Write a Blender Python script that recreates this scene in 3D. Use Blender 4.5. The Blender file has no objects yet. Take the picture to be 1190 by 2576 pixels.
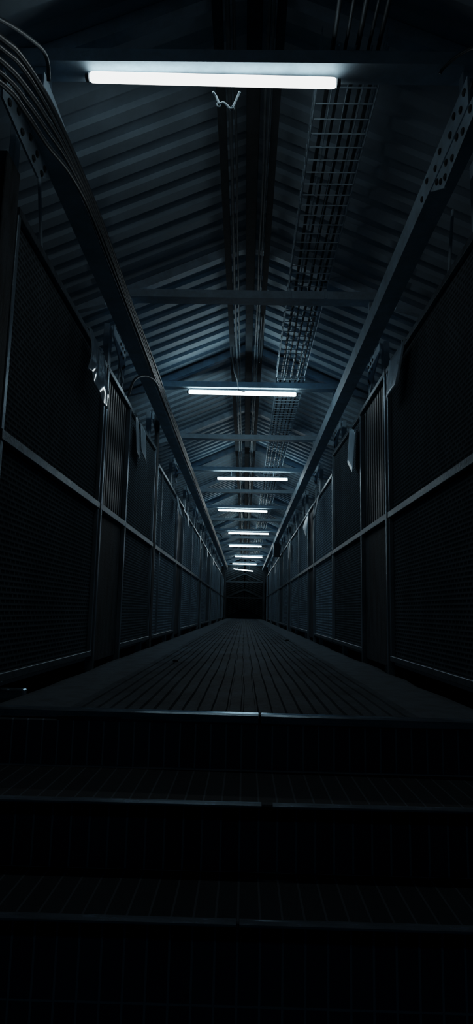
import bpy, math, random
from mathutils import Vector, Matrix
random.seed(7)
scene = bpy.context.scene
COL = scene.collection

# ------------------------------------------------------------------ render look
scene.view_settings.view_transform = 'Filmic'
scene.view_settings.look = 'None'
scene.view_settings.exposure = 0.0
scene.view_settings.gamma = 1.0

# ------------------------------------------------------------------ mesh builder
class MB:
    def __init__(self): self.v = []; self.f = []
    def add(self, vs, fs):
        o = len(self.v); self.v += [tuple(p) for p in vs]
        self.f += [tuple(i + o for i in q) for q in fs]
    def box(self, x0, x1, y0, y1, z0, z1, c=0.0):
        """box with chamfered edges (c) so that no edge is razor sharp"""
        xs, ys, zs = sorted((x0, x1)), sorted((y0, y1)), sorted((z0, z1))
        if c <= 0:
            vs = [(x, y, z) for x in xs for y in ys for z in zs]
            self.add(vs, [(0,1,3,2),(4,6,7,5),(0,4,5,1),(2,3,7,6),(0,2,6,4),(1,5,7,3)]); return
        c = min(c, .45*min(xs[1]-xs[0], ys[1]-ys[0], zs[1]-zs[0]))
        vs = []; idx = {}
        S = (xs, ys, zs)
        for ax in range(3):
            for i in (0,1):
                for j in (0,1):
                    for k in (0,1):
                        s = (i,j,k); p = []
                        for a in range(3):
                            val = S[a][s[a]]
                            if a != ax: val += c if s[a] == 0 else -c
                            p.append(val)
                        idx[(ax,i,j,k)] = len(vs); vs.append(p)
        fs = []
        for ax in range(3):
            o = [a for a in range(3) if a != ax]
            for s in (0,1):
                q = []
                for (m,n) in ((0,0),(0,1),(1,1),(1,0)):
                    t = [0,0,0]; t[ax] = s; t[o[0]] = m; t[o[1]] = n
                    q.append(idx[(ax,*t)])
                fs.append(q)
        for ax in range(3):                        # edges running along ax
            o = [a for a in range(3) if a != ax]
            for m in (0,1):
                for n in (0,1):
                    q = []
                    for (face, e) in ((o[0],0),(o[0],1),(o[1],1),(o[1],0)):
                        t = [0,0,0]; t[ax] = e; t[o[0]] = m; t[o[1]] = n
                        q.append(idx[(face,*t)])
                    fs.append(q)
        for i in (0,1):
            for j in (0,1):
                for k in (0,1):
                    fs.append([idx[(a,i,j,k)] for a in range(3)])
        self.add(vs, fs)
    def extrude(self, prof, p, q, up=(0,0,1)):
        """closed 2-D profile (a,b) swept from p to q; a runs sideways, b along up"""
        p = Vector(p); q = Vector(q); d = (q-p).normalized(); u = Vector(up)
        s = d.cross(u).normalized(); u = s.cross(d).normalized(); n = len(prof)
        vs = [p + s*a + u*b for a, b in prof] + [q + s*a + u*b for a, b in prof]
        fs = [(i, (i+1) % n, n+(i+1) % n, n+i) for i in range(n)] + [tuple(range(n))[::-1], tuple(range(n, 2*n))]
        self.add(vs, fs)
    def bar(self, p, q, w, h, up=(0,0,1), c=.003):
        a, b = w/2, h/2
        self.extrude([(-a+c,-b),(a-c,-b),(a,-b+c),(a,b-c),(a-c,b),(-a+c,b),(-a,b-c),(-a,-b+c)], p, q, up)
    def tube(self, pts, r, n=8, caps=True):
        pts = [Vector(p) for p in pts]; rings = []; ref = Vector((.13,.07,1)).normalized()
        for i, p in enumerate(pts):
            d = (pts[min(i+1, len(pts)-1)] - pts[max(i-1, 0)]).normalized()
            if abs(d.dot(ref)) > .97: ref = Vector((1,.1,.05)).normalized()
            s = d.cross(ref).normalized(); u = s.cross(d).normalized()
            rr = r[i] if isinstance(r, (list, tuple)) else r
            rings.append([p + s*rr*math.cos(2*math.pi*k/n) + u*rr*math.sin(2*math.pi*k/n) for k in range(n)])
        vs = [v for R in rings for v in R]; fs = []
        for i in range(len(pts)-1):
            for k in range(n):
                fs.append((i*n+k, i*n+(k+1) % n, (i+1)*n+(k+1) % n, (i+1)*n+k))
        if caps: fs += [tuple(range(n))[::-1], tuple(range((len(pts)-1)*n, len(pts)*n))]
        self.add(vs, fs)
    def grid(self, rows, thick=None, nrm=None):
        """sheet from rows of points"""
        m = len(rows[0]); vs = [p for r in rows for p in r]
        fs = [(i*m+j, i*m+j+1, (i+1)*m+j+1, (i+1)*m+j) for i in range(len(rows)-1) for j in range(m-1)]
        self.add(vs, fs)
    def mesh(self, name, mat, smooth=False):
        me = bpy.data.meshes.new(name); me.from_pydata(self.v, [], self.f); me.materials.append(mat)
        me.validate(); me.update()
        import bmesh
        b = bmesh.new(); b.from_mesh(me); bmesh.ops.recalc_face_normals(b, faces=b.faces); b.to_mesh(me); b.free()
        if smooth:
            for p in me.polygons: p.use_smooth = True
        return me

def link(name, me, parent=None, loc=None):
    o = bpy.data.objects.new(name, me); COL.objects.link(o)
    if parent: o.parent = parent
    if loc: o.location = loc
    return o
def obj(name, mb, mat, parent=None, smooth=False, loc=None):
    return link(name, mb.mesh(name, mat, smooth), parent, loc)
def tag(o, label, cat, group=None):
    o['label'] = label; o['category'] = cat
    if group: o['group'] = group
    return o
def thing(name, label, cat, loc=(0,0,0), group=None):
    o = bpy.data.objects.new(name, None); COL.objects.link(o); o.location = loc; o.empty_display_size = .1
    return tag(o, label, cat, group)
def struct(name, mb, mat, smooth=False):
    o = obj(name, mb, mat, None, smooth); o['kind'] = 'structure'; return o
def solidify(o, t, off=0):
    m = o.modifiers.new('thickness', 'SOLIDIFY'); m.thickness = t; m.offset = off
def smooth_path(pts, n=6):
    """Catmull-Rom through the points"""
    P = [Vector(p) for p in pts]; P = [2*P[0]-P[1]] + P + [2*P[-1]-P[-2]]; out = []
    for i in range(1, len(P)-2):
        a, b, c, d = P[i-1:i+3]
        for k in range(n):
            t = k/n
            out.append(.5*((2*b) + (c-a)*t + (2*a-5*b+4*c-d)*t*t + (3*b-a-3*c+d)*t**3))
    out.append(P[-2]); return out
ORD = ['first','second','third','fourth','fifth','sixth','seventh','eighth','ninth','tenth','eleventh','twelfth',
       'thirteenth','fourteenth','fifteenth','sixteenth','seventeenth','eighteenth','nineteenth','twentieth']

# ------------------------------------------------------------------ materials
def node_mat(name):
    m = bpy.data.materials.new(name); m.use_nodes = True
    nt = m.node_tree; b = nt.nodes['Principled BSDF']
    return m, nt, b
def lnk(nt, a, b): nt.links.new(a, b)
def ramp(nt, fac, stops):
    r = nt.nodes.new('ShaderNodeValToRGB'); e = r.color_ramp.elements
    while len(e) < len(stops): e.new(.5)
    for el, (p, c) in zip(e, stops): el.position = p; el.color = (*c, 1)
    lnk(nt, fac, r.inputs['Fac']); return r.outputs['Color']
def coords(nt, scale=(1,1,1), rot=(0,0,0)):
    t = nt.nodes.new('ShaderNodeTexCoord'); mp = nt.nodes.new('ShaderNodeMapping')
    mp.inputs['Scale'].default_value = scale; mp.inputs['Rotation'].default_value = rot
    lnk(nt, t.outputs['Object'], mp.inputs['Vector']); return mp.outputs['Vector']
def noise(nt, vec, scale, detail=4, rough=.6):
    n = nt.nodes.new('ShaderNodeTexNoise'); n.inputs['Scale'].default_value = scale
    n.inputs['Detail'].default_value = detail; n.inputs['Roughness'].default_value = rough
    lnk(nt, vec, n.inputs['Vector']); return n.outputs['Fac']
def bump(nt, b, h, strength, dist):
    n = nt.nodes.new('ShaderNodeBump'); n.inputs['Strength'].default_value = strength; n.inputs['Distance'].default_value = dist
    lnk(nt, h, n.inputs['Height']); lnk(nt, n.outputs['Normal'], b.inputs['Normal'])
TINT = (.56, .83, 1.02)  # blue cast of the illumination, carried by the material colours
def g(v, t=TINT): return tuple(v*c for c in t)
def paint(name, v, rough=.5, metal=0.0, dirt=.45, scale=6, stretch=(1,1,1), bmp=.25, spec=.5):
    """weathered bluish grey paint, darker where grime gathers"""
    m, nt, b = node_mat(name)
    vec = coords(nt, stretch)
    n = noise(nt, vec, scale, 6, .65)
    lnk(nt, ramp(nt, n, [(.3, g(v*(1-dirt))), (.55, g(v)), (.8, g(v*1.25))]), b.inputs['Base Color'])
    r = nt.nodes.new('ShaderNodeMapRange'); r.inputs['To Min'].default_value = max(.05, rough-.12); r.inputs['To Max'].default_value = min(1, rough+.15)
    lnk(nt, n, r.inputs['Value']); lnk(nt, r.outputs['Result'], b.inputs['Roughness'])
    b.inputs['Metallic'].default_value = metal; b.inputs['Specular IOR Level'].default_value = spec; b.inputs['Specular Tint'].default_value = (.5,.8,1,1)
    bump(nt, b, noise(nt, coords(nt), 60, 3), bmp, .004)
    return m
M = {}
M['roof']   = paint('roof_sheet_paint', .66, .6, 0, .2, 3, bmp=.1)
M['frame']  = paint('roof_frame_paint', .92, .5, 0, .3, 8)
M['ridge']  = paint('ridge_steel', .09, .7, 0, .4, 9, spec=.03)
M['chord']  = paint('truss_paint', .85, .5, 0, .3, 7)
M['post']   = paint('post_paint', .7, .5, 0, .3, 7)
M['rail']   = paint('worn_rail_paint', .22, .34, .2, .75, 14, bmp=.5, spec=.4)
M['stile']  = paint('peeling_stile_paint', .40, .34, .3, .7, 5, (1,1,.35), .5)
M['rib']    = paint('ribbed_sheet_paint', .13, .45, 0, .6, 5, (1,1,.25), .4, spec=.3)
M['board']  = paint('peeling_board_paint', .10, .7, 0, .95, 7, (1.4,1.4,.35), .7, spec=.2)
M['cable']  = paint('cable_sheath', .08, .4, 0, .4, 10, spec=.3)
M['traycable'] = paint('dark_cable_sheath', .05, .5, 0, .5, 16)
M['conduit']= paint('galvanised_conduit', .22, .45, 0, .5, 12, spec=.4)
M['wire']   = paint('galvanised_wire', .75, .45, .1, .3, 20)
M['sign']   = paint('sign_plate_paint', .45, .4, .1, .35, 12)
M['signbright'] = paint('pale_sign_plate', .8, .3, .1, .25, 12)
M['hole']   = paint('dark_bolt_head', .03, .6, 0, .3, 20)
M['dark']   = paint('dark_box_paint', .02, .5, 0, .3, 10)
M['gutter'] = paint('near_black_shade', .02, .9, 0, .6, 6)  # shade of the gap under the panels and far void, put into colour
M['nosing'] = paint('worn_steel_nosing', .8, .17, .6, .6, 5, (1,6,6), .06)
M['nosingdark'] = paint('dull_steel_nosing', .9, .24, .4, .5, 5, (1,6,6), .06)
M['pebble'] = paint('dark_pebble', .02, .9, 0, .3, 30)
M['litter'] = paint('white_litter', .9, .8, 0, .1, 30)
M['batten'] = paint('grey_batten', .10, .6, 0, .4, 12)
M['cord']   = paint('pale_cord', .75, .7, 0, .2, 30)
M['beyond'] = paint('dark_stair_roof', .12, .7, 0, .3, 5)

def mesh_mat(name, v, scale, spec=.1):
    """expanded metal: staggered rows of raised diamonds"""
    m, nt, b = node_mat(name)
    t = nt.nodes.new('ShaderNodeTexCoord'); s = nt.nodes.new('ShaderNodeSeparateXYZ'); c = nt.nodes.new('ShaderNodeCombineXYZ')
    lnk(nt, t.outputs['Object'], s.inputs['Vector']); lnk(nt, s.outputs['Y'], c.inputs['X']); lnk(nt, s.outputs['Z'], c.inputs['Y'])
    br = nt.nodes.new('ShaderNodeTexBrick'); br.offset = .5
    br.inputs['Scale'].default_value = scale; br.inputs['Mortar Size'].default_value = .016
    br.inputs['Mortar Smooth'].default_value = .9; br.inputs['Brick Width'].default_value = .085*1.0; br.inputs['Row Height'].default_value = .038
    lnk(nt, c.outputs['Vector'], br.inputs['Vector'])
    inv = nt.nodes.new('ShaderNodeMath'); inv.operation = 'SUBTRACT'; inv.inputs[0].default_value = 1
    lnk(nt, br.outputs['Fac'], inv.inputs[1])
    n = noise(nt, coords(nt, (1,1,.4)), 3.5, 6, .7)
    mul = nt.nodes.new('ShaderNodeMath'); mul.operation = 'MULTIPLY'
    lnk(nt, br.outputs['Fac'], mul.inputs[0]); lnk(nt, n, mul.inputs[1])
    lnk(nt, ramp(nt, mul.outputs['Value'], [(0, g(v*.45)), (.25, g(v*.75)), (.6, g(v*1.5))]), b.inputs['Base Color'])
    b.inputs['Roughness'].default_value = .55; b.inputs['Metallic'].default_value = 0; b.inputs['Specular IOR Level'].default_value = spec; b.inputs['Specular Tint'].default_value = (.5,.8,1,1)
    bump(nt, b, br.outputs['Fac'], .6, .007)
    return m
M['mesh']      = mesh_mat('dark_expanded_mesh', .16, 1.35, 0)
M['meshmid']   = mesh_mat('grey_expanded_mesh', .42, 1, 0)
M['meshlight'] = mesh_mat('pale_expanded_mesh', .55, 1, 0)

def deck_mat():
    m, nt, b = node_mat('grooved_deck')
    vec = coords(nt)
    n = noise(nt, coords(nt, (1,.5,1)), 3.0, 7, .7)
    n2 = noise(nt, vec, 45, 4, .7)
    ad = nt.nodes.new('ShaderNodeMath'); ad.operation = 'MULTIPLY_ADD'; ad.inputs[1].default_value = .45
    lnk(nt, n2, ad.inputs[0]); lnk(nt, n, ad.inputs[2])
    lnk(nt, ramp(nt, ad.outputs['Value'], [(.45, g(.05)), (.72, g(.19)), (1, g(.34))]), b.inputs['Base Color'])
    b.inputs['Roughness'].default_value = .65; b.inputs['Specular IOR Level'].default_value = .02; b.inputs['Specular Tint'].default_value = (.5,.8,1,1)
    w = nt.nodes.new('ShaderNodeTexWave'); w.wave_type = 'BANDS'; w.bands_direction = 'Y'
    w.inputs['Scale'].default_value = 18; w.inputs['Distortion'].default_value = .6; w.inputs['Detail'].default_value = 2
    lnk(nt, vec, w.inputs['Vector'])
    mx = nt.nodes.new('ShaderNodeMath'); mx.operation = 'MULTIPLY_ADD'; mx.inputs[1].default_value = .5
    lnk(nt, w.outputs['Fac'], mx.inputs[0]); lnk(nt, n2, mx.inputs[2])
    bump(nt, b, mx.outputs['Value'], .5, .006)
    return m
M['deck'] = deck_mat()
M['margin'] = paint('dusty_concrete_margin', .23, .85, 0, .45, 9, bmp=.6)

def step_mat(name, v, axis):
    m, nt, b = node_mat(name)
    t = nt.nodes.new('ShaderNodeTexCoord'); s = nt.nodes.new('ShaderNodeSeparateXYZ'); c = nt.nodes.new('ShaderNodeCombineXYZ')
    lnk(nt, t.outputs['Object'], s.inputs['Vector']); lnk(nt, s.outputs['X'], c.inputs['X']); lnk(nt, s.outputs[axis], c.inputs['Y'])
    br = nt.nodes.new('ShaderNodeTexBrick'); br.offset = .0
    br.inputs['Scale'].default_value = 1; br.inputs['Mortar Size'].default_value = .0035; br.inputs['Mortar Smooth'].default_value = .4
    br.inputs['Brick Width'].default_value = .058; br.inputs['Row Height'].default_value = .5
    br.inputs['Color1'].default_value = (*g(v), 1); br.inputs['Color2'].default_value = (*g(v*.7), 1); br.inputs['Mortar'].default_value = (*g(v*3), 1)
    lnk(nt, c.outputs['Vector'], br.inputs['Vector']); lnk(nt, br.outputs['Color'], b.inputs['Base Color'])
    b.inputs['Roughness'].default_value = .85
    bump(nt, b, noise(nt, coords(nt), 40, 5, .7), .6, .006)
    return m
M['tread'] = step_mat('worn_tread', .10, 'Y')
M['riser'] = step_mat('worn_riser', .35, 'Z')

def lamp_mat(name, s, col=(.84, .97, 1.0)):
    m, nt, b = node_mat(name)
    b.inputs['Base Color'].default_value = (.8,.8,.78,1); b.inputs['Roughness'].default_value = .4
    n = noise(nt, coords(nt, (1,6,6)), 5, 3)
    r = nt.nodes.new('ShaderNodeMapRange'); r.inputs['To Min'].default_value = s*.92; r.inputs['To Max'].default_value = s*1.08
    lnk(nt, n, r.inputs['Value']); lnk(nt, r.outputs['Result'], b.inputs['Emission Strength'])
    b.inputs['Emission Color'].default_value = (*col, 1)
    return m
LAMP_S = 13.0
M['lampnear'] = lamp_mat('lit_near_tube', LAMP_S*.29, (.97,.99,.97))
M['lamp'] = lamp_mat('lit_tube', LAMP_S)

# crumpled glossy plastic
m, nt, b = node_mat('glossy_plastic_sheet')
lnk(nt, ramp(nt, noise(nt, coords(nt), 9, 5), [(.35, g(.75)), (.7, g(.95))]), b.inputs['Base Color'])
b.inputs['Roughness'].default_value = .09; b.inputs['Specular IOR Level'].default_value = .9
bump(nt, b, noise(nt, coords(nt), 6, 3), .15, .01)
tr = nt.nodes.new('ShaderNodeBsdfTranslucent'); tr.inputs['Color'].default_value = (.75,.85,.9,1)
mx = nt.nodes.new('ShaderNodeMixShader'); mx.inputs['Fac'].default_value = .3
lnk(nt, b.outputs['BSDF'], mx.inputs[1]); lnk(nt, tr.outputs['BSDF'], mx.inputs[2]); lnk(nt, mx.outputs['Shader'], nt.nodes['Material Output'].inputs['Surface'])
M['plastic'] = m

# ------------------------------------------------------------------ measured layout (metres; deck at z = 0, Y runs down the bridge)
XW = 1.13                 # inner face of the side panels
XC = .95                  # inner face of the eaves beams, slung below the cross beams
ZC = 2.636                # their underside
RIDGE, SLOPE = 3.49, .44
def roof_z(x): return RIDGE - SLOPE*abs(x)
END = 35.1
FRAMES = [2.68, 4.945, 7.06, 9.26, 11.42, 13.55, 15.65, 17.85, 20.2, 22.2, 24.3, 26.6, 28.95, 31.2, 33.5, 35.3]

# ------------------------------------------------------------------ floor
mb = MB()
xs = [-.685 + .0572*i for i in range(25)]
GAP, DEP = .007, .013
ys = [2.50]
while ys[-1] < END: ys.append(min(END, ys[-1] + (.25 if ys[-1] < 12 else 1.2)))
jit = {}
rows = []
drift = [0]*len(xs)
for iy, y in enumerate(ys):
    row = []
    for i, x in enumerate(xs):
        drift[i] = .6*drift[i] + random.uniform(-.0035, .0035)
        jx = x + drift[i]
        yy = y if y > 2.51 else y - .06*(jx-.07)*.6
        row += [(jx-GAP, yy, 0), (jx-GAP*.5, yy, -DEP), (jx+GAP*.5, yy, -DEP), (jx+GAP, yy, 0)]
    rows.append(row)
mb.grid(rows)
# slab under the grooves
mb.box(-.70, .70, 2.50, END, -.12, -.02)
floor = struct('floor', mb, M['deck'])
for k, s in enumerate((-1, 1)):
    mb = MB(); a, b_ = sorted((s*.678, s*1.01))
    rows = []
    for y in [2.50 + .4*i for i in range(int((END-2.5)/.4)+1)] + [END]:
        e = random.uniform(-.02, .02)
        yy = y if y > 2.51 else y - .036*(s*.85)
        rows.append([(s*.678, yy, 0.0), (s*.8, yy, random.uniform(-.002,.004)), (s*(.93+e*.5), yy, random.uniform(-.004,.004)), (s*(1.0+e), yy, -.012), (s*(1.02+e), yy, -.09)])
    mb.grid(rows)
    struct('floor_margin_%s' % ('left' if s < 0 else 'right'), mb, M['margin'], True)
for k, s in enumerate((-1, 1)):
    mb = MB()
    mb.box(s*.7, s*1.5, 2.55, END, -.16, -.10, .004)
    struct('trim_%d' % (k+1), mb, M['gutter'])
bpy.data.objects['floor_margin_left'].name = 'floor_left'; bpy.data.objects['floor_margin_right'].name = 'floor_right'

# ------------------------------------------------------------------ stairs up to the deck
def nosing_part(parent, x0, x1, y, z, mat, skew=0):
    mb = MB()
    n = 10
    h = .030 if skew else .010; e = .045 if skew else .016
    prof = [(-.004,-h+.004),(.0,-h),(.010,-h),(.012,-.004),(.018,-.003),(e,-.002),(e,.004),(.004,.004),(-.004,-.002)]
    A = Vector((x0, y - skew*(x0-.07), z)); B = Vector((x1, y - skew*(x1-.07), z))
    d = (B-A).normalized(); s = Vector((0,0,1)).cross(d).normalized()
    vs = [A + s*a + Vector((0,0,1))*b for a, b in prof] + [B + s*a + Vector((0,0,1))*b for a, b in prof]
    k = len(prof)
    mb.add(vs, [(i,(i+1)%k,k+(i+1)%k,k+i) for i in range(k)] + [tuple(range(k)), tuple(range(k,2*k))[::-1]])
    return obj('nosing', mb, mat, parent)
STEPW = 1.35
for i, (y, z, yback, gap, skew, lab) in enumerate((
        (2.485, 0.0, None, (.062, .072), .036, 'top stair step, its worn steel nosing edging the grooved deck'),
        (2.07, -.20, 2.50, (.065, .10), 0, 'middle dark stair step with a gap in its steel nosing'),
        (1.765, -.40, 2.10, (-.004, .004), 0, 'lowest visible dark stair step, thin bright nosing near the picture bottom'))):
    t = thing('stair_step', lab, 'step', (0, y, z - .2), 'stair steps up to the deck')
    if yback:
        mb = MB(); mb.box(-STEPW, STEPW, .012, yback-y-.002, .15, .197, .004); obj('tread', mb, M['tread'], t)
    mb = MB()
    mb.box(-STEPW, STEPW, .014, .06, .0 if i < 2 else -.3, .15 if yback else .166, .004)
    obj('riser', mb, M['riser'], t)
    nm = M['nosing'] if i == 0 else M['nosingdark']
    for a, b_ in ((-STEPW, gap[0]), (gap[1], STEPW)):
        nosing_part(t, a, b_, 0, .2, nm, skew)

# ------------------------------------------------------------------ roof
def roof_sheet(name, s, y0, y1, zfun, mat, pitch=.205, x_out=1.62, x_in=.035, phase=0.0):
    """trapezoidal sheet, ribs running from ridge to eave"""
    prof = []
    y = y0
    while y < y1:
        prof += [(y, .033), (y+.096, .033), (y+.108, 0), (y+.192, 0)]
        y += pitch
    prof.append((min(y, y1+.2), .033))
    mb = MB()
    rows = [[(s*x, py, zfun(x, py)+pz) for py, pz in prof] for x in (x_in, .55, 1.1, x_out)]
    mb.grid(rows)
    return struct(name, mb, mat)
roof_sheet('ceiling_left', -1, 1.45, 35.3, lambda x, y: roof_z(x), M['roof'])
roof_sheet('ceiling_right', 1, 1.45, 35.3, lambda x, y: roof_z(x), M['roof'])
mb = MB(); mb.extrude([(-.16,-.02),(0,.055),(.16,-.02),(.16,-.012),(0,.063),(-.16,-.012)], (0,1.45,RIDGE+.03), (0,35.5,RIDGE+.03)); struct('ceiling_ridge', mb, M['ridge'])

# roof frames
CPROF = [(-.06,0),(.06,0),(.06,.008),(-.05,.010),(-.05,.065),(.06,.067),(.06,.075),(-.06,.075)]   # channel, web towards the stairs
def frame_label(i):
    if i == 0: return 'roof frame crossing right above the biggest tube light at the top'
    if i == 1: return 'roof frame with the bare cross beam between the two nearest tube lights'
    if i == 2: return 'roof frame carrying the second nearest tube light'
    if i == 3: return 'roof frame with the bare cross beam just beyond the second nearest tube light'
    return '%s roof frame from the stairs, a steel cross beam under sloping rafters' % ORD[i]
def make_frame(t, rafters=True, tail=True, mat=M['frame']):
    mb = MB()
    vs = [(-1.20, a, 2.93+b*min(1, .9)) for a, b in CPROF] + [(1.20, a, 2.93+b*.9) for a, b in CPROF]; k = len(CPROF)
    mb.add(vs, [(i,(i+1)%k,k+(i+1)%k,k+i) for i in range(k)] + [tuple(range(k)), tuple(range(k,2*k))[::-1]])
    obj('cross_beam', mb, mat, t)
    for s in (-1, 1):
        mb = MB()
        x0, x1 = .0, 1.16
        for (dy0, dy1) in ((-.035, .035),):
            top0, top1 = roof_z(x0)-.004, roof_z(x1)-.004
            A = [(s*x0,dy0,top0),(s*x1,dy0,top1),(s*x1,dy0,top1-.03),(s*.86,dy0,roof_z(.86)-.085),(s*.10,dy0,roof_z(.10)-.085),(s*x0,dy0,top0-.105)]
            Bv = [(x,dy1,z) for x,_,z in A]; n = len(A)
            mb.add(A+Bv, [tuple(range(n)), tuple(range(n,2*n))[::-1]] + [(i,(i+1)%n,n+(i+1)%n,n+i) for i in range(n)])
        obj('rafter', mb, mat, t)
        if tail:
            mb = MB()
            A = [(s*1.20,-.03,roof_z(1.2)-.004),(s*1.56,-.03,roof_z(1.56)-.004),(s*1.56,-.03,roof_z(1.56)-.025),(s*1.20,-.03,roof_z(1.2)-.085)]
            Bv = [(x,.03,z) for x,_,z in A]; n = 4
            mb.add(A+Bv, [tuple(range(n)), tuple(range(n,2*n))[::-1]] + [(i,(i+1)%n,n+(i+1)%n,n+i) for i in range(n)])
            obj('rafter_tail', mb, mat, t)
proto = None
for i, y in enumerate(FRAMES):
    t = thing('roof_frame', frame_label(i), 'roof beam', (0, y, 0), 'steel roof frames across the bridge')
    if proto is None:
        make_frame(t); proto = t
    else:
        for ch in proto.children:
            c = ch.copy(); COL.objects.link(c); c.parent = t

# ridge beam and purlins hung under the rafters
mb = MB(); mb.box(-.045, .035, 1.5, 35.2, 3.335, 3.385, .004)
tag(obj('ridge_beam', mb, M['ridge']), 'dark steel beam running along the middle under the ridge', 'beam')
for s, xa, xb, lab in ((-1, -.215, -.165, 'dark steel purlin just left of the ridge beam with conduits beside it'), (1, .105, .15, 'dark steel purlin just right of the ridge beam')):
    mb = MB()
    z1 = 3.325; z0 = z1 - .055
    vs = []
    prof = [(xa,z0),(xb,z0),(xb,z0+.006),(xa+.006,z0+.006),(xa+.006,z1-.006),(xb,z1-.006),(xb,z1),(xa,z1)]
    k = len(prof); vs = [(x,1.5,z) for x,z in prof] + [(x,35.2,z) for x,z in prof]
    mb.add(vs, [(i,(i+1)%k,k+(i+1)%k,k+i) for i in range(k)] + [tuple(range(k)), tuple(range(k,2*k))[::-1]])
    tag(obj('purlin', mb, M['ridge']), lab, 'beam')

# conduits along the ridge
def conduit(x, z, r, lab, sag=.006):
    pts = []
    y = 1.5
    while y < 35.2:
        pts.append((x + random.uniform(-.004,.004), y, z + random.uniform(-sag, sag))); y += .55
    mb = MB(); mb.tube(smooth_path(pts, 2), r, 7)
    t = tag(obj('conduit', mb, M['conduit'], smooth=True), lab, 'conduit', 'conduits along the ridge'); return t
conduit(-.140, 3.262, .012, 'thicker ridge conduit hugging the left purlin')
conduit(-.108, 3.275, .008, 'thin ridge conduit between the left purlin conduit and the ridge beam')
conduit(.066, 3.265, .009, 'thin ridge conduit nearest the right side of the ridge beam')
conduit(.090, 3.255, .007, 'thin ridge conduit tucked against the right purlin')

# ------------------------------------------------------------------ side trusses
NODES = [3.1] + [5.55 + 2.43*i for i in range(12)]
RIV = None
def rivet(parent, x, y, z, s):
    global RIV
    if RIV is None:
        mb = MB(); mb.tube([(.002,0,0), (-.006,0,0), (-.010,0,0)], [.017,.017,.010], 8); RIV = mb.mesh('rivet', M['hole'])
    o = link('rivet', RIV, parent, (x, y, z)); o.scale = (s, 1, 1)
def plate_mb(P, x, th):
    mb = MB(); q = len(P); A = [(x, py, pz) for py, pz in P]; B = [(x+th, py, pz) for py, pz in P]
    mb.add(A+B, [tuple(range(q)), tuple(range(q,2*q))[::-1]] + [(i,(i+1)%q,q+(i+1)%q,q+i) for i in range(q)]); return mb
def eaves_beam(s, lab):
    t = thing('eaves_beam', lab, 'beam', (s*XC, 1.0, ZC), 'steel beams along both eaves')
    mb = MB()                                   # channel with its web facing the walkway
    prof = [(0,.0),(.127,0),(.127,.010),(.010,.012),(.010,.127),(.127,.129),(.127,.139),(0,.139)]
    k = len(prof)
    vs = [(s*a, 1.52, b) for a, b in prof] + [(s*a, END-1, b) for a, b in prof]
    mb.add(vs, [(i,(i+1)%k,k+(i+1)%k,k+i) for i in range(k)] + [tuple(range(k)), tuple(range(k,2*k))[::-1]])
    obj('beam', mb, M['chord'], t)
    if s < 0:
        P = [(1.37,-.001),(2.05,-.001),(1.85,-.146),(1.67,-.142),(1.37,-.125)]; x = .113
        spots = [(1.37,-.045),(1.44,-.09),(1.54,-.045),(1.60,-.10),(1.70,-.045),(1.76,-.11),(1.80,-.055),(1.88,-.10),(1.92,-.045)]
    else:
        P = [(1.37,-.001),(2.12,-.001),(1.90,-.137),(1.48,-.09),(1.37,-.08)]; x = .006
        spots = [(1.51,-.036),(1.61,-.064),(1.69,-.028),(1.76,-.082),(1.85,-.036),(1.87,-.10),(1.94,-.073),(2.0,-.032)]
    gp = obj('gusset_plate', plate_mb(P, s*x, s*.010), M['chord'], t)
    for (y, z) in spots: rivet(gp, s*x, y, z, s)
    for fy in FRAMES[:-1]:                      # short hangers up to the cross beams
        mb = MB(); mb.box(s*.03, s*.10, fy-1-.03, fy-1+.03, .139, 2.929-ZC, .003); obj('hanger', mb, M['chord'], t)
    if s > 0:                                   # splice bolts on the bare web
        for (y, z) in ((1.47,.045),(1.56,.09),(1.61,.045),(1.70,.09),(1.76,.04),(1.92,.08),(2.0,.045),(2.15,.085),(2.25,.045)): rivet(bpy.data.objects[t.name].children[0], 0, y, z, s)
def truss_post(s, n, name):
    yn = NODES[n] + (.27 if s > 0 else 0)
    t = thing('truss_post', ('nearest %s side truss post with riveted plate, seen above the panels' % name) if n == 0 else '%s side truss post behind the panels, %s from the stairs' % (name, ORD[n]),
              'post', (s*1.17, yn, 0), 'truss posts behind the side panels')
    mb = MB()
    if n == 0: mb.bar((s*.045, -.20, -.1), (s*.045, -.20, 2.845), .07, .03, (1,0,0)); yd = .14
    else: mb.bar((s*.075, -.28, -.1), (s*.075, -.28, 2.845), .12, .05, (1,0,0)); yd = .19
    obj('upright', mb, M['post'], t)
    if n:
        P = [(-.30,2.845),(.24,2.845),(.26,2.72),(.21,2.50),(.16,2.53),(-.05,2.66),(-.30,2.74)]
        gp = obj('gusset_plate', plate_mb(P, s*.018, s*.010), M['chord'], t)
        if n < 4:
            for (y, z) in [(.0,2.80),(.10,2.80),(.19,2.80),(.03,2.72),(.13,2.72),(.20,2.66),(.14,2.62)]: rivet(gp, s*.018, y, z, s)
        mb = MB(); mb.bar((s*.036, .06, 2.70), (s*.036, .06, 1.5), .025, .012, (1,0,0)); obj('hanger_rod', mb, M['post'], t)
    mb = MB(); mb.bar((s*.036, yd, 2.80 if n == 0 else 2.56), (s*.036, yd+.40, 1.5), .032, .012, (1,0,0)); obj('diagonal', mb, M['post'], t)
eaves_beam(-1, 'left steel eaves beam carrying the bundle of cables')
eaves_beam(1, 'right steel eaves beam, bare, with a riveted plate near the top corner')
for s, name in ((-1, 'left'), (1, 'right')):
    for n, y in enumerate(NODES):
        if y < 33.5: truss_post(s, n, name)

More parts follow.
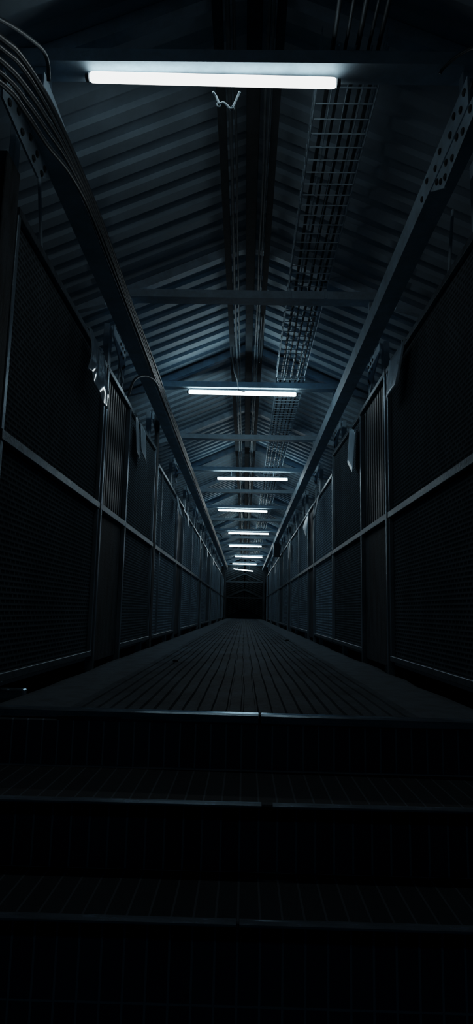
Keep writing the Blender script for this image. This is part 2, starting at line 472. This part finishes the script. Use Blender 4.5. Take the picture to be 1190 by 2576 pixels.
# ------------------------------------------------------------------ side panels
def rail_bar(mb, x, y0, z0, y1, z1, w, h):
    mb.bar((x, y0, z0), (x, y1, z1), w, h)
def mesh_panel(s, y0, y1, za, zb, mat, lab, extra=None, group='mesh panels along the sides'):
    t = thing('mesh_panel', lab, 'panel', (s*XW, y0, 0), group)
    L = y1 - y0; d = s*.02
    for nm, z0, z1, h in (('top_rail', za-.02, zb-.02, .04), ('mid_rail', 1.17, 1.17, .05), ('bottom_rail', .055, .055, .04)):
        mb = MB(); mb.bar((d, .0, z0), (d, L, z1), .04 if nm != 'mid_rail' else .045, h); obj(nm, mb, M['rail'], t)
    zs = lambda y: za + (zb-za)*y/L
    for y in [.018, L-.018] + (extra or []):
        mb = MB(); mb.bar((d+s*.002, y, .075), (d+s*.002, y, zs(y)-.04), .036, .036, (1,0,0)); obj('stile', mb, M['stile'], t)
    for lo, hi in (((.07,.07),(1.15,1.15)), ((1.19,1.19),(za-.035,zb-.035))):
        mb = MB(); mb.grid([[(s*.03, .03+(L-.06)*k/8, l0 + (l1-l0)*j/3) for j in range(4) for l0, l1 in [((lo[0]), hi[0]+(hi[1]-hi[0])*k/8)]] for k in range(9)])
        obj('mesh_infill', mb, mat, t)
    return t
def ribbed_strip(s, y0, y1, za, zb, lab):
    t = thing('ribbed_post_panel', lab, 'panel', (s*XW, y0, 0), 'ribbed post panels along the sides')
    L = y1-y0; d = s*.02
    for y in (.025, L-.025):
        mb = MB(); mb.bar((d, y, -.09), (d, y, za-.04), .045, .05, (1,0,0)); obj('post', mb, M['stile'], t)
    for nm, z0, z1, h in (('top_rail', za-.02, zb-.02, .04), ('mid_rail', 1.17, 1.17, .05)):
        mb = MB(); mb.bar((d - s*.003, 0, z0), (d - s*.003, L, z1), .045, h); obj(nm, mb, M['rail'], t)
    mb = MB(); row = []
    nr = 11; w = (L-.10)/nr
    for k in range(nr):
        y = .05 + k*w; row += [(y, 0), (y+w*.5, 0), (y+w*.62, .024), (y+w*.88, .024)]
    row.append((L-.05, 0))
    mb.grid([[(s*(.03+dx), y, z) for y, dx in row] for z in (1.19, 1.6, 2.0, min(za, zb)-.035)])
    obj('ribbed_sheet', mb, M['rib'], t)
    mb = MB(); mb.box(s*.028, s*.045, .05, L-.05, -.02, 1.15, .003); obj('lower_board', mb, M['board'], t)
    return t
def side(s, name, segs):
    np_ = ns = 0
    for y0, y1, kind, za, zb, mat, lab, ex in segs:
        if kind == 'p':
            np_ += 1
            mesh_panel(s, y0, y1, za, zb, M[mat], lab or '%s side mesh panel, %s in line from the stairs' % (name, ORD[np_-1]), ex)
        else:
            ns += 1
            ribbed_strip(s, y0, y1, za, zb, lab or '%s side ribbed post panel, %s in line from the stairs' % (name, ORD[ns-1]))
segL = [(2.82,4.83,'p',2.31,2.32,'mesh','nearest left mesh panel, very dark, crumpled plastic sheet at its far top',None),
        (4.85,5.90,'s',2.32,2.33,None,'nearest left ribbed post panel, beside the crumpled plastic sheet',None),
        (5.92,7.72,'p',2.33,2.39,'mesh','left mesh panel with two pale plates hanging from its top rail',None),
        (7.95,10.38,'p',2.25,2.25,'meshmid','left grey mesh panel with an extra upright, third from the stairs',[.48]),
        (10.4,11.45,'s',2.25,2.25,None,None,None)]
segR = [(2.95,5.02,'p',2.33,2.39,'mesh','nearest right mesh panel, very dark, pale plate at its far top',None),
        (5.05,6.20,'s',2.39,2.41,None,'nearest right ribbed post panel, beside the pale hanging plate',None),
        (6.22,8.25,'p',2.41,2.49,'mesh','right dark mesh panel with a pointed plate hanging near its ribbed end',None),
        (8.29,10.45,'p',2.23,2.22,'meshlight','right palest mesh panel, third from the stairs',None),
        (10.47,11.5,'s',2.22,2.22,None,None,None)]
for seg, y in ((segL, 11.47), (segR, 11.52)):
    k = 0
    while y < 33:
        z = 2.22
        seg += [(y, y+2.08,'p',z,z,'meshmid',None,None), (y+2.1,y+4.3,'p',z,z,'mesh' if k % 2 else 'meshmid',None,None), (y+4.32,y+5.36,'s',z,z,None,None,None)]
        y += 5.38; k += 1
side(-1, 'left', segL); side(1, 'right', segR)
# filler posts where the panel line breaks
mb = MB(); mb.box(-XW-.04, -XW, 7.76, 7.90, -.09, 2.86, .004)
tag(obj('side_post', mb, M['board']), 'dark upright post between the left plate panel and the grey panel beyond it', 'post')
mb = MB(); mb.box(-XW-.09, -XW, 2.62, 2.79, -.10, 2.46, .004)
tag(obj('side_post', mb, M['board']), 'dark upright post at the near end of the nearest left mesh panel', 'post')

# ------------------------------------------------------------------ tube lights
LAMPS = [(2.672,-.79,2.892,.39,2.872),(7.03,-.69,2.878,.55,2.868),(11.42,-.54,2.79,.75,2.795),(15.65,-.69,2.875,.53,2.862),(20.2,-.55,2.86,.74,2.86),
         (24.3,-.61,2.868,.62,2.868),(28.95,-.47,2.872,.78,2.852),(33.5,-.66,2.868,.60,2.858),(35.5,-.63,2.73,.47,2.625)]
LL = ['nearest and biggest tube light under the first cross beam', 'second nearest tube light, dark wire looped over its middle']
for i, (y, xa, za, xb, zb) in enumerate(LAMPS):
    lab = LL[i] if i < 2 else ('farthest tube light, small and tilted down to the right' if i == 8 else '%s tube light in line from the stairs' % ORD[i])
    cx, cz = (xa+xb)/2, (za+zb)/2
    t = thing('tube_light', lab, 'light', (cx, y, cz), 'tube lights under the roof')
    A = Vector((xa-cx, 0, za-cz)); B = Vector((xb-cx, 0, zb-cz)); d = (B-A).normalized()
    r = .0245
    mb = MB(); mb.tube([A + d*.004, A + d*.012, A + d*.03, B - d*.03, B - d*.012, B - d*.004], [r*.75, r*.95, r, r, r*.95, r*.75], 16)
    obj('tube', mb, M['lampnear' if i == 0 else 'lamp'], t, True)
    mb = MB(); up = Vector((0,.022,.030))
    mb.bar(A + up + d*.01, B + up - d*.01, .034, .014); obj('batten', mb, M['batten'], t)
    for P, q in ((A, -1), (B, 1)):
        mb = MB(); e = P + d*q*.004
        mb.tube([e - d*q*.004, e + d*q*.010, e + d*q*.014], [r*.9, r*.9, r*.6], 12); mb.bar(e, e + Vector((0,.02,.028)), .03, .012, (1,0,0))
        obj('end_cap', mb, M['batten'], t)
    if i in (2, 8):
        for f in (.2, .8):
            P = A.lerp(B, f) + Vector((0,0,.055)); mb = MB()
            mb.tube([P, (P.x, 0, 2.93-cz+.002)], .004, 6); obj('hanger', mb, M['wire'], t)

# wires at the lights
mb = MB(); mb.tube(smooth_path([(-.20,2.70,2.845),(-.185,2.715,2.835),(-.172,2.72,2.808),(-.165,2.72,2.80),(-.148,2.72,2.805),(-.13,2.72,2.79),(-.115,2.72,2.772),(-.105,2.72,2.775),(-.095,2.72,2.80),(-.078,2.71,2.835),(-.07,2.70,2.848)], 5), .0055, 7)
mb.tube(smooth_path([(-.172,2.72,2.806),(-.18,2.72,2.795),(-.168,2.722,2.782),(-.160,2.72,2.802)], 4), .0035, 6)
mb.tube(smooth_path([(-.118,2.72,2.775),(-.108,2.725,2.765),(-.098,2.72,2.773),(-.108,2.715,2.783)], 4), .004, 6)
tag(obj('loose_cord', mb, M['cord'], smooth=True), 'pale knotted cord drooping under the nearest tube light', 'cord')
mb = MB(); mb.tube(smooth_path([(-.19,6.6,3.25),(-.188,6.62,3.20),(-.182,6.65,3.13),(-.16,6.75,3.02),(-.13,6.88,2.97),(-.12,6.95,2.93),(-.115,6.975,2.895),(-.10,6.98,2.885),(-.05,6.985,2.88),(-.03,7.0,2.895)], 5), .006, 7)
tag(obj('feed_cable', mb, M['conduit'], smooth=True), 'thin cable dropping from the ridge to the second nearest tube light', 'cable')
for xx, zz, y0, lab in ((.118, 3.0, 6.35, 'longer cable end dangling right of the ridge before the second tube light'), (.145, 3.04, 6.3, 'shorter cable end dangling beside the longer one right of the ridge')):
    mb = MB(); mb.tube(smooth_path([(xx,y0-.5,3.262),(xx,y0-.2,3.255),(xx,y0,3.22),(xx,y0+.06,3.13),(xx-.004,y0+.07,zz+.08),(xx-.006,y0+.065,zz)], 5), .005, 6)
    tag(obj('hanging_cable', mb, M['conduit'], smooth=True), lab, 'cable', 'cable ends dangling from the ridge')

# ------------------------------------------------------------------ cable basket on the cross beams
def basket(y0, y1, x0, x1, lab, detail):
    t = thing('cable_basket', lab, 'cable tray', ((x0+x1)/2, y0, 3.01), 'wire cable baskets')
    w = (x1-x0)/2; L = y1-y0; r = .0042
    mb = MB()
    lw = [(-w,.10),(-w,.05),(-w,0),(-w*.5,0),(0,0),(w*.5,0),(w,0),(w,.05),(w,.10)]
    for x, z in lw: mb.tube([(x,0,z+.006),(x,L,z+.006)], r, 5)
    step = .105 if detail else .21
    y = .03
    while y < L-.01:
        mb.tube([(-w,y,.108),(-w,y,.012),(-w+.008,y,.004),(w-.008,y,.004),(w,y,.012),(w,y,.108)], r, 5); y += step
    obj('wire_mesh', mb, M['wire'], t)
    for k in (1, 3):                            # bracket gripping the bare cross beam
        fy = FRAMES[k] - y0
        if .3 < fy < L-.3:
            mb = MB(); f = fy - .066
            for x in (-w+.01, w-.01): mb.box(x-.012, x+.012, f-.004, f+.002, -.08, .075, .001)
            mb.box(-w-.004, w+.004, f-.004, f+.002, .055, .075, .001)
            obj('bracket', mb, M['frame'], t)
    return t
ys_ = [1.6, 6.9, 11.3, 15.6, 20.1, 24.2, 28.8, 33.4]
bl = ['nearest wire cable basket, its square mesh showing right of the biggest light', 'second wire cable basket, starting just beyond the second tube light']
for i in range(len(ys_)-1):
    basket(ys_[i]+.01 if i else 2.61, ys_[i+1]-.03, .315 if i == 0 else .33, .625 if i == 0 else .64, bl[i] if i < 2 else '%s wire cable basket in line from the stairs' % ORD[i], i < 2)
for k, (x, r, z) in enumerate(((.368,.011,3.032),(.425,.008,3.029),(.482,.012,3.033),(.536,.008,3.029),(.585,.010,3.031))):
    pts = []; y = 1.65
    while y < 33.3:
        pts.append((x + random.uniform(-.005,.005), y, z + random.uniform(0,.006))); y += .7
    mb = MB(); mb.tube(smooth_path(pts, 3), r, 6)
    tag(obj('basket_cable', mb, M['traycable'], smooth=True), '%s cable from the left lying in the wire baskets' % ORD[k], 'cable', 'cables lying in the wire baskets')

# ------------------------------------------------------------------ cables along the left eaves beam
def beam_cables():
    near = [[(2.20,2.63),(2.38,2.74),(2.63,2.83),(2.92,2.90)], [(2.21,2.59),(2.42,2.71),(2.68,2.79),(3.01,2.86)], [(2.22,2.54),(2.48,2.66),(2.76,2.75),(3.05,2.82)],
            [(2.23,2.49),(2.49,2.60),(2.80,2.70),(3.10,2.79)], [(2.24,2.45),(2.48,2.54),(2.78,2.62),(3.15,2.75)]]
    run = [2.985, 2.957, 2.925, 2.897, 2.868]
    labs = ['topmost', 'second from top', 'middle', 'second from bottom', 'lowest']
    K = .913                                    # the beam hangs nearer than the panels
    near = [[(y*K, .385+(z-.385)*K) for y, z in q] for q in near]; run = [.385+(z-.385)*K for z in run]
    for k in range(5):
        r = (.013,.010,.012,.010,.011)[k]; x = -XC + .016
        pts = [(x-.02, 1.5, near[k][0][1]-.30)] + [(x + .003*k, y, z) for y, z in near[k]] + [(x, 3.3, run[k]-.01)]
        y = 3.9
        while y < 34.5:
            w = .010 if 6.2 < y < 7.6 else .004
            pts.append((x + random.uniform(0, .008), y, run[k] + random.uniform(-w, w))); y += .8
        mb = MB(); mb.tube(smooth_path(pts, 4), r, 7)
        tag(obj('beam_cable', mb, M['cable'], smooth=True), '%s cable of the bundle along the left eaves beam' % labs[k], 'cable', 'cables along the left eaves beam')
beam_cables()
mb = MB(); mb.tube(smooth_path([(-1.105,5.6,2.32),(-1.06,5.6,2.47),(-1.0,5.75,2.575),(-.94,5.95,2.618),(-.915,6.2,2.625)], 6), .012, 8)
tag(obj('branch_cable', mb, M['conduit'], smooth=True), 'single cable arching from the left beam down to the panel top rail', 'cable')
mb = MB(); mb.tube(smooth_path([(-.91,1.75,2.28),(-.91,2.02,2.50),(-.905,2.25,2.66),(-.90,2.36,2.72),(-.90,2.42,2.72),(-.905,2.46,2.67)], 5), .009, 7)
tag(obj('strap', mb, M['conduit'], smooth=True), 'grey strap bent over the cable bundle at the top left', 'strap')
mb = MB(); mb.tube(smooth_path([(.87,2.64,2.90),(.88,2.63,2.915),(.915,2.55,2.90),(.96,2.46,2.86),(1.00,2.38,2.785)], 5), .008, 7)
tag(obj('strap', mb, M['cable'], smooth=True), 'thin wire running out at the top right corner', 'wire')

# ------------------------------------------------------------------ plates hanging on the panels
def plate(s, pts, mat, lab, x=None, name='hanging_plate', cat='sign', bend=0.0, clip=True):
    """four corners (y, z, distance in from the wall): top near, top far, bottom far, bottom near"""
    cy = sum(p[0] for p in pts)/4; cz = sum(p[1] for p in pts)/4
    t = thing(name, lab, cat, (s*XW, cy, cz), 'plates hanging on the side panels')
    mb = MB(); rows = []
    tn, tf, bf, bn = pts
    for i in range(9):
        v = i/8; row = []
        for j in range(7):
            u = j/6
            q = [ (1-v)*((1-u)*tn[a]+u*tf[a]) + v*((1-u)*bn[a]+u*bf[a]) for a in range(3)]
            w = q[2] + bend*math.sin(u*math.pi)*v
            row.append((-s*w, q[0]-cy, q[1]-cz))
        rows.append(row)
    mb.grid(rows); o = obj('board', mb, mat, t, True); solidify(o, .003)
    if clip:
        mb = MB()
        for u in (.15, .85):
            y = tn[0]+(tf[0]-tn[0])*u; z = tn[1]+(tf[1]-tn[1])*u; w = tn[2]
            mb.tube([(-s*(w+.004), y-cy, z-cz-.02), (-s*(w+.006), y-cy, z-cz+.01), (-s*.006, y-cy, z-cz+.02)], .004, 6)
        obj('tie', mb, M['wire'], t)
    return t
# crumpled plastic sheet, left
def crumple():
    tn, tf, bf, bn = (4.06,2.28), (4.56,2.27), (4.50,1.86), (3.92,1.92)
    t = thing('plastic_sheet', 'shiny crumpled plastic sheet hanging on the nearest left panel', 'sheet', (-XW, 4.3, 2.05))
    mb = MB(); rows = []; N = 22
    for i in range(N+1):
        v = i/N; row = []
        for j in range(N+1):
            u = j/N
            y = (1-v)*((1-u)*tn[0]+u*tf[0]) + v*((1-u)*bn[0]+u*bf[0]); z = (1-v)*((1-u)*tn[1]+u*tf[1]) + v*((1-u)*bn[1]+u*bf[1])
            w = .035 + .075*(.72 - .5*math.log(1+math.exp((.72-v)*14))/7) - .03*max(0, v-.72) + .010*math.sin(6*u+2*v) + .006*math.sin(15*u+5*v)
            z += .03*math.sin(5*u)*v*v
            row.append((w, y-4.3, z-2.05))
        rows.append(row)
    mb.grid(rows); o = obj('film', mb, M['plastic'], t, True); solidify(o, .002)
    mb = MB()
    for u in (.12, .8):
        y = tn[0]+(tf[0]-tn[0])*u-4.3
        mb.tube([(.05,y,.21),(.03,y,.24),(.002,y,.255)], .004, 6)
    obj('tie', mb, M['wire'], t)
crumple()
D = .036
plate(-1, [(5.95,2.26,D),(6.14,2.26,D),(6.16,1.86,.06),(5.97,1.88,.06)], M['sign'], 'nearer of two grey plates hanging on the left beyond the ribbed panel')
plate(-1, [(6.25,2.27,D),(6.62,2.27,D),(6.58,1.92,.06),(6.22,1.97,.06)], M['sign'], 'farther of two grey plates hanging on the left beyond the ribbed panel')
plate(1, [(4.24,2.31,D),(4.74,2.34,D),(4.84,1.99,.05),(4.42,2.03,.05)], M['signbright'], 'pale plate hanging at the far top of the nearest right panel', bend=.03)
plate(1, [(6.24,2.22,D),(6.62,2.36,D),(6.70,2.00,.05),(6.36,1.80,.05)], M['signbright'], 'pointed grey plate hanging on the right just beyond the ribbed panel')
plate(1, [(9.4,2.16,D),(9.66,2.16,D),(9.66,1.80,.09),(9.4,1.80,.09)], M['sign'], 'dark narrow plate on the right with a bright lower tip', bend=.03)
plate(1, [(11.0,2.12,D),(11.4,2.12,D),(11.5,1.92,.09),(11.1,1.68,.06)], M['signbright'], 'pale diamond shaped plate on the right, third plate from the stairs')
plate(1, [(15.6,2.10,D),(15.9,2.10,D),(15.9,1.70,.05),(15.6,1.70,.05)], M['signbright'], 'thin pale plate on the right before the dark hanging box')
plate(1, [(22.2,2.12,D),(22.6,2.12,D),(22.6,1.70,.06),(22.2,1.70,.06)], M['sign'], 'farthest small plate on the right, beyond the dark hanging box')
plate(-1, [(9.75,2.16,D),(10.1,2.16,D),(10.1,1.84,.10),(9.75,1.84,.10)], M['signbright'], 'plate with a bright lower tip at the end of the left grey mesh panel', bend=.03)
plate(-1, [(11.6,2.19,D),(11.9,2.19,D),(11.9,1.92,.07),(11.6,1.92,.07)], M['signbright'], 'pale square plate on the left just beyond the second ribbed panel')
plate(-1, [(15.1,2.18,D),(15.4,2.18,D),(15.4,1.88,.06),(15.1,1.88,.06)], M['signbright'], 'thin bright plate on the left midway down the bridge')
plate(-1, [(18.0,2.17,D),(18.4,2.17,D),(18.4,1.92,.05),(18.0,1.92,.05)], M['signbright'], 'small pale plate on the left after the thin bright one')
plate(-1, [(21.5,2.17,D),(21.9,2.17,D),(21.9,1.92,.05),(21.5,1.92,.05)], M['signbright'], 'smallest and farthest pale plate on the left')

# dark box hanging under the right eaves beam, far down
t = thing('hanging_box', 'dark box with one pale lit edge under the right top beam far down', 'box', (1.0, 20, 2.33))
mb = MB(); mb.box(-.09, .10, -.10, .10, -.22, .20, .012); obj('case', mb, M['dark'], t)
mb = MB(); mb.box(-.125, -.092, -.08, .08, -.21, .26, .008); obj('pale_edge', mb, M['signbright'], t)
mb = MB(); mb.tube([(.05,0,.20),(.05,0,.40),(.075,0,.53)], .012, 7); obj('bracket', mb, M['dark'], t)
# small bright stub on the left eaves beam
mb = MB(); mb.tube([(-1.035,20.0,2.80),(-.90,20.0,2.84),(-.80,19.98,2.78),(-.74,19.95,2.70)], [.012,.012,.016,.014], 8)
tag(obj('bracket_arm', mb, M['batten'], smooth=True), 'small pale bracket arm poking out from the left top beam far down', 'bracket')

# ------------------------------------------------------------------ bits on the deck
def pebble(x, y, r, mat, lab, cat, name):
    mb = MB(); random.seed(int(x*100+y)); rings = []
    for i, (h, k) in enumerate(((0,.7),(.3,1),(.65,.8),(.9,.35))):
        rings.append([(k*r*math.cos(a)*random.uniform(.8,1.2), k*r*.8*math.sin(a)*random.uniform(.8,1.2), h*r*.8) for a in [2*math.pi*j/9 for j in range(9)]])
    vs = [v for R in rings for v in R]; fs = [(i*9+j, i*9+(j+1)%9, (i+1)*9+(j+1)%9, (i+1)*9+j) for i in range(3) for j in range(9)] + [tuple(range(9))[::-1], tuple(range(27,36))]
    mb.add(vs, fs); return tag(obj(name, mb, mat, None, True, (x, y, .001)), lab, cat)
pebble(.515, 6.63, .016, M['litter'], 'small white scrap lying on the deck right of the middle', 'litter', 'paper_scrap')
pebble(-.51, 4.91, .024, M['pebble'], 'dark clod on the deck left of the middle', 'debris', 'clod')
pebble(.60, 8.9, .03, M['pebble'], 'dark clod on the deck beyond the white scrap', 'debris', 'clod')
mb = MB(); mb.box(-1.30, -1.035, 3.09, 3.14, -.099, .0, .006)
tag(obj('gutter_bar', mb, M['nosing']), 'short pale bar beside the deck at the far left picture edge', 'bar')

# ------------------------------------------------------------------ far end: roof stepping down over the next stairs
DROP = .556
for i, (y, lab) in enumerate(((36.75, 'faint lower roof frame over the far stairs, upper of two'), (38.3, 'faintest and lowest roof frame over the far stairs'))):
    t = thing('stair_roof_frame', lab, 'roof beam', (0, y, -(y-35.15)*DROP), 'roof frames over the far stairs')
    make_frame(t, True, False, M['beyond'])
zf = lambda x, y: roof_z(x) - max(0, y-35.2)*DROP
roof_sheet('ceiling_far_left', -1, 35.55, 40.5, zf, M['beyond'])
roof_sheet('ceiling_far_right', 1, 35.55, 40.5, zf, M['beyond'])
for s, nm in ((-1, 'left'), (1, 'right')):
    mb = MB(); A = [(s*1.06,35.15,2.9),(s*1.06,40.5,2.9-5.3*DROP),(s*1.06,40.5,-5),(s*1.06,35.15,-5)]
    mb.add(A + [(x+s*.05,y,z) for x,y,z in A], [(0,1,2,3),(7,6,5,4),(0,4,5,1),(1,5,6,2),(2,6,7,3),(3,7,4,0)])
    struct('wall_far_%s' % nm, mb, M['board'])
mb = MB(); mb.box(-1.2, 1.2, 40.5, 40.6, -5, 3.4, .01); struct('wall_far', mb, M['gutter'])  # backs the dark void, its blackness given by the wall colour

# ------------------------------------------------------------------ world, camera
w = bpy.data.worlds.new('night'); scene.world = w; w.use_nodes = True
bg = w.node_tree.nodes['Background']; bg.inputs['Color'].default_value = (.35,.65,1,1); bg.inputs['Strength'].default_value = .0016

F = 1600.0; ROLL = .02
Yc = Vector((19,-251,-F)).normalized(); Zc = Vector((ROLL,1,0)); Zc -= Zc.dot(Yc)*Yc; Zc.normalize(); Xc = Yc.cross(Zc)
R = Matrix((Xc, Yc, Zc))
cam = bpy.data.cameras.new('camera'); co = bpy.data.objects.new('camera', cam); COL.objects.link(co)
co.matrix_world = Matrix.Translation((0,0,.385)) @ R.to_4x4()
cam.sensor_fit = 'VERTICAL'; cam.sensor_height = 36; cam.lens = F/2576*36
cam.clip_start = .02; cam.clip_end = 200
scene.camera = co
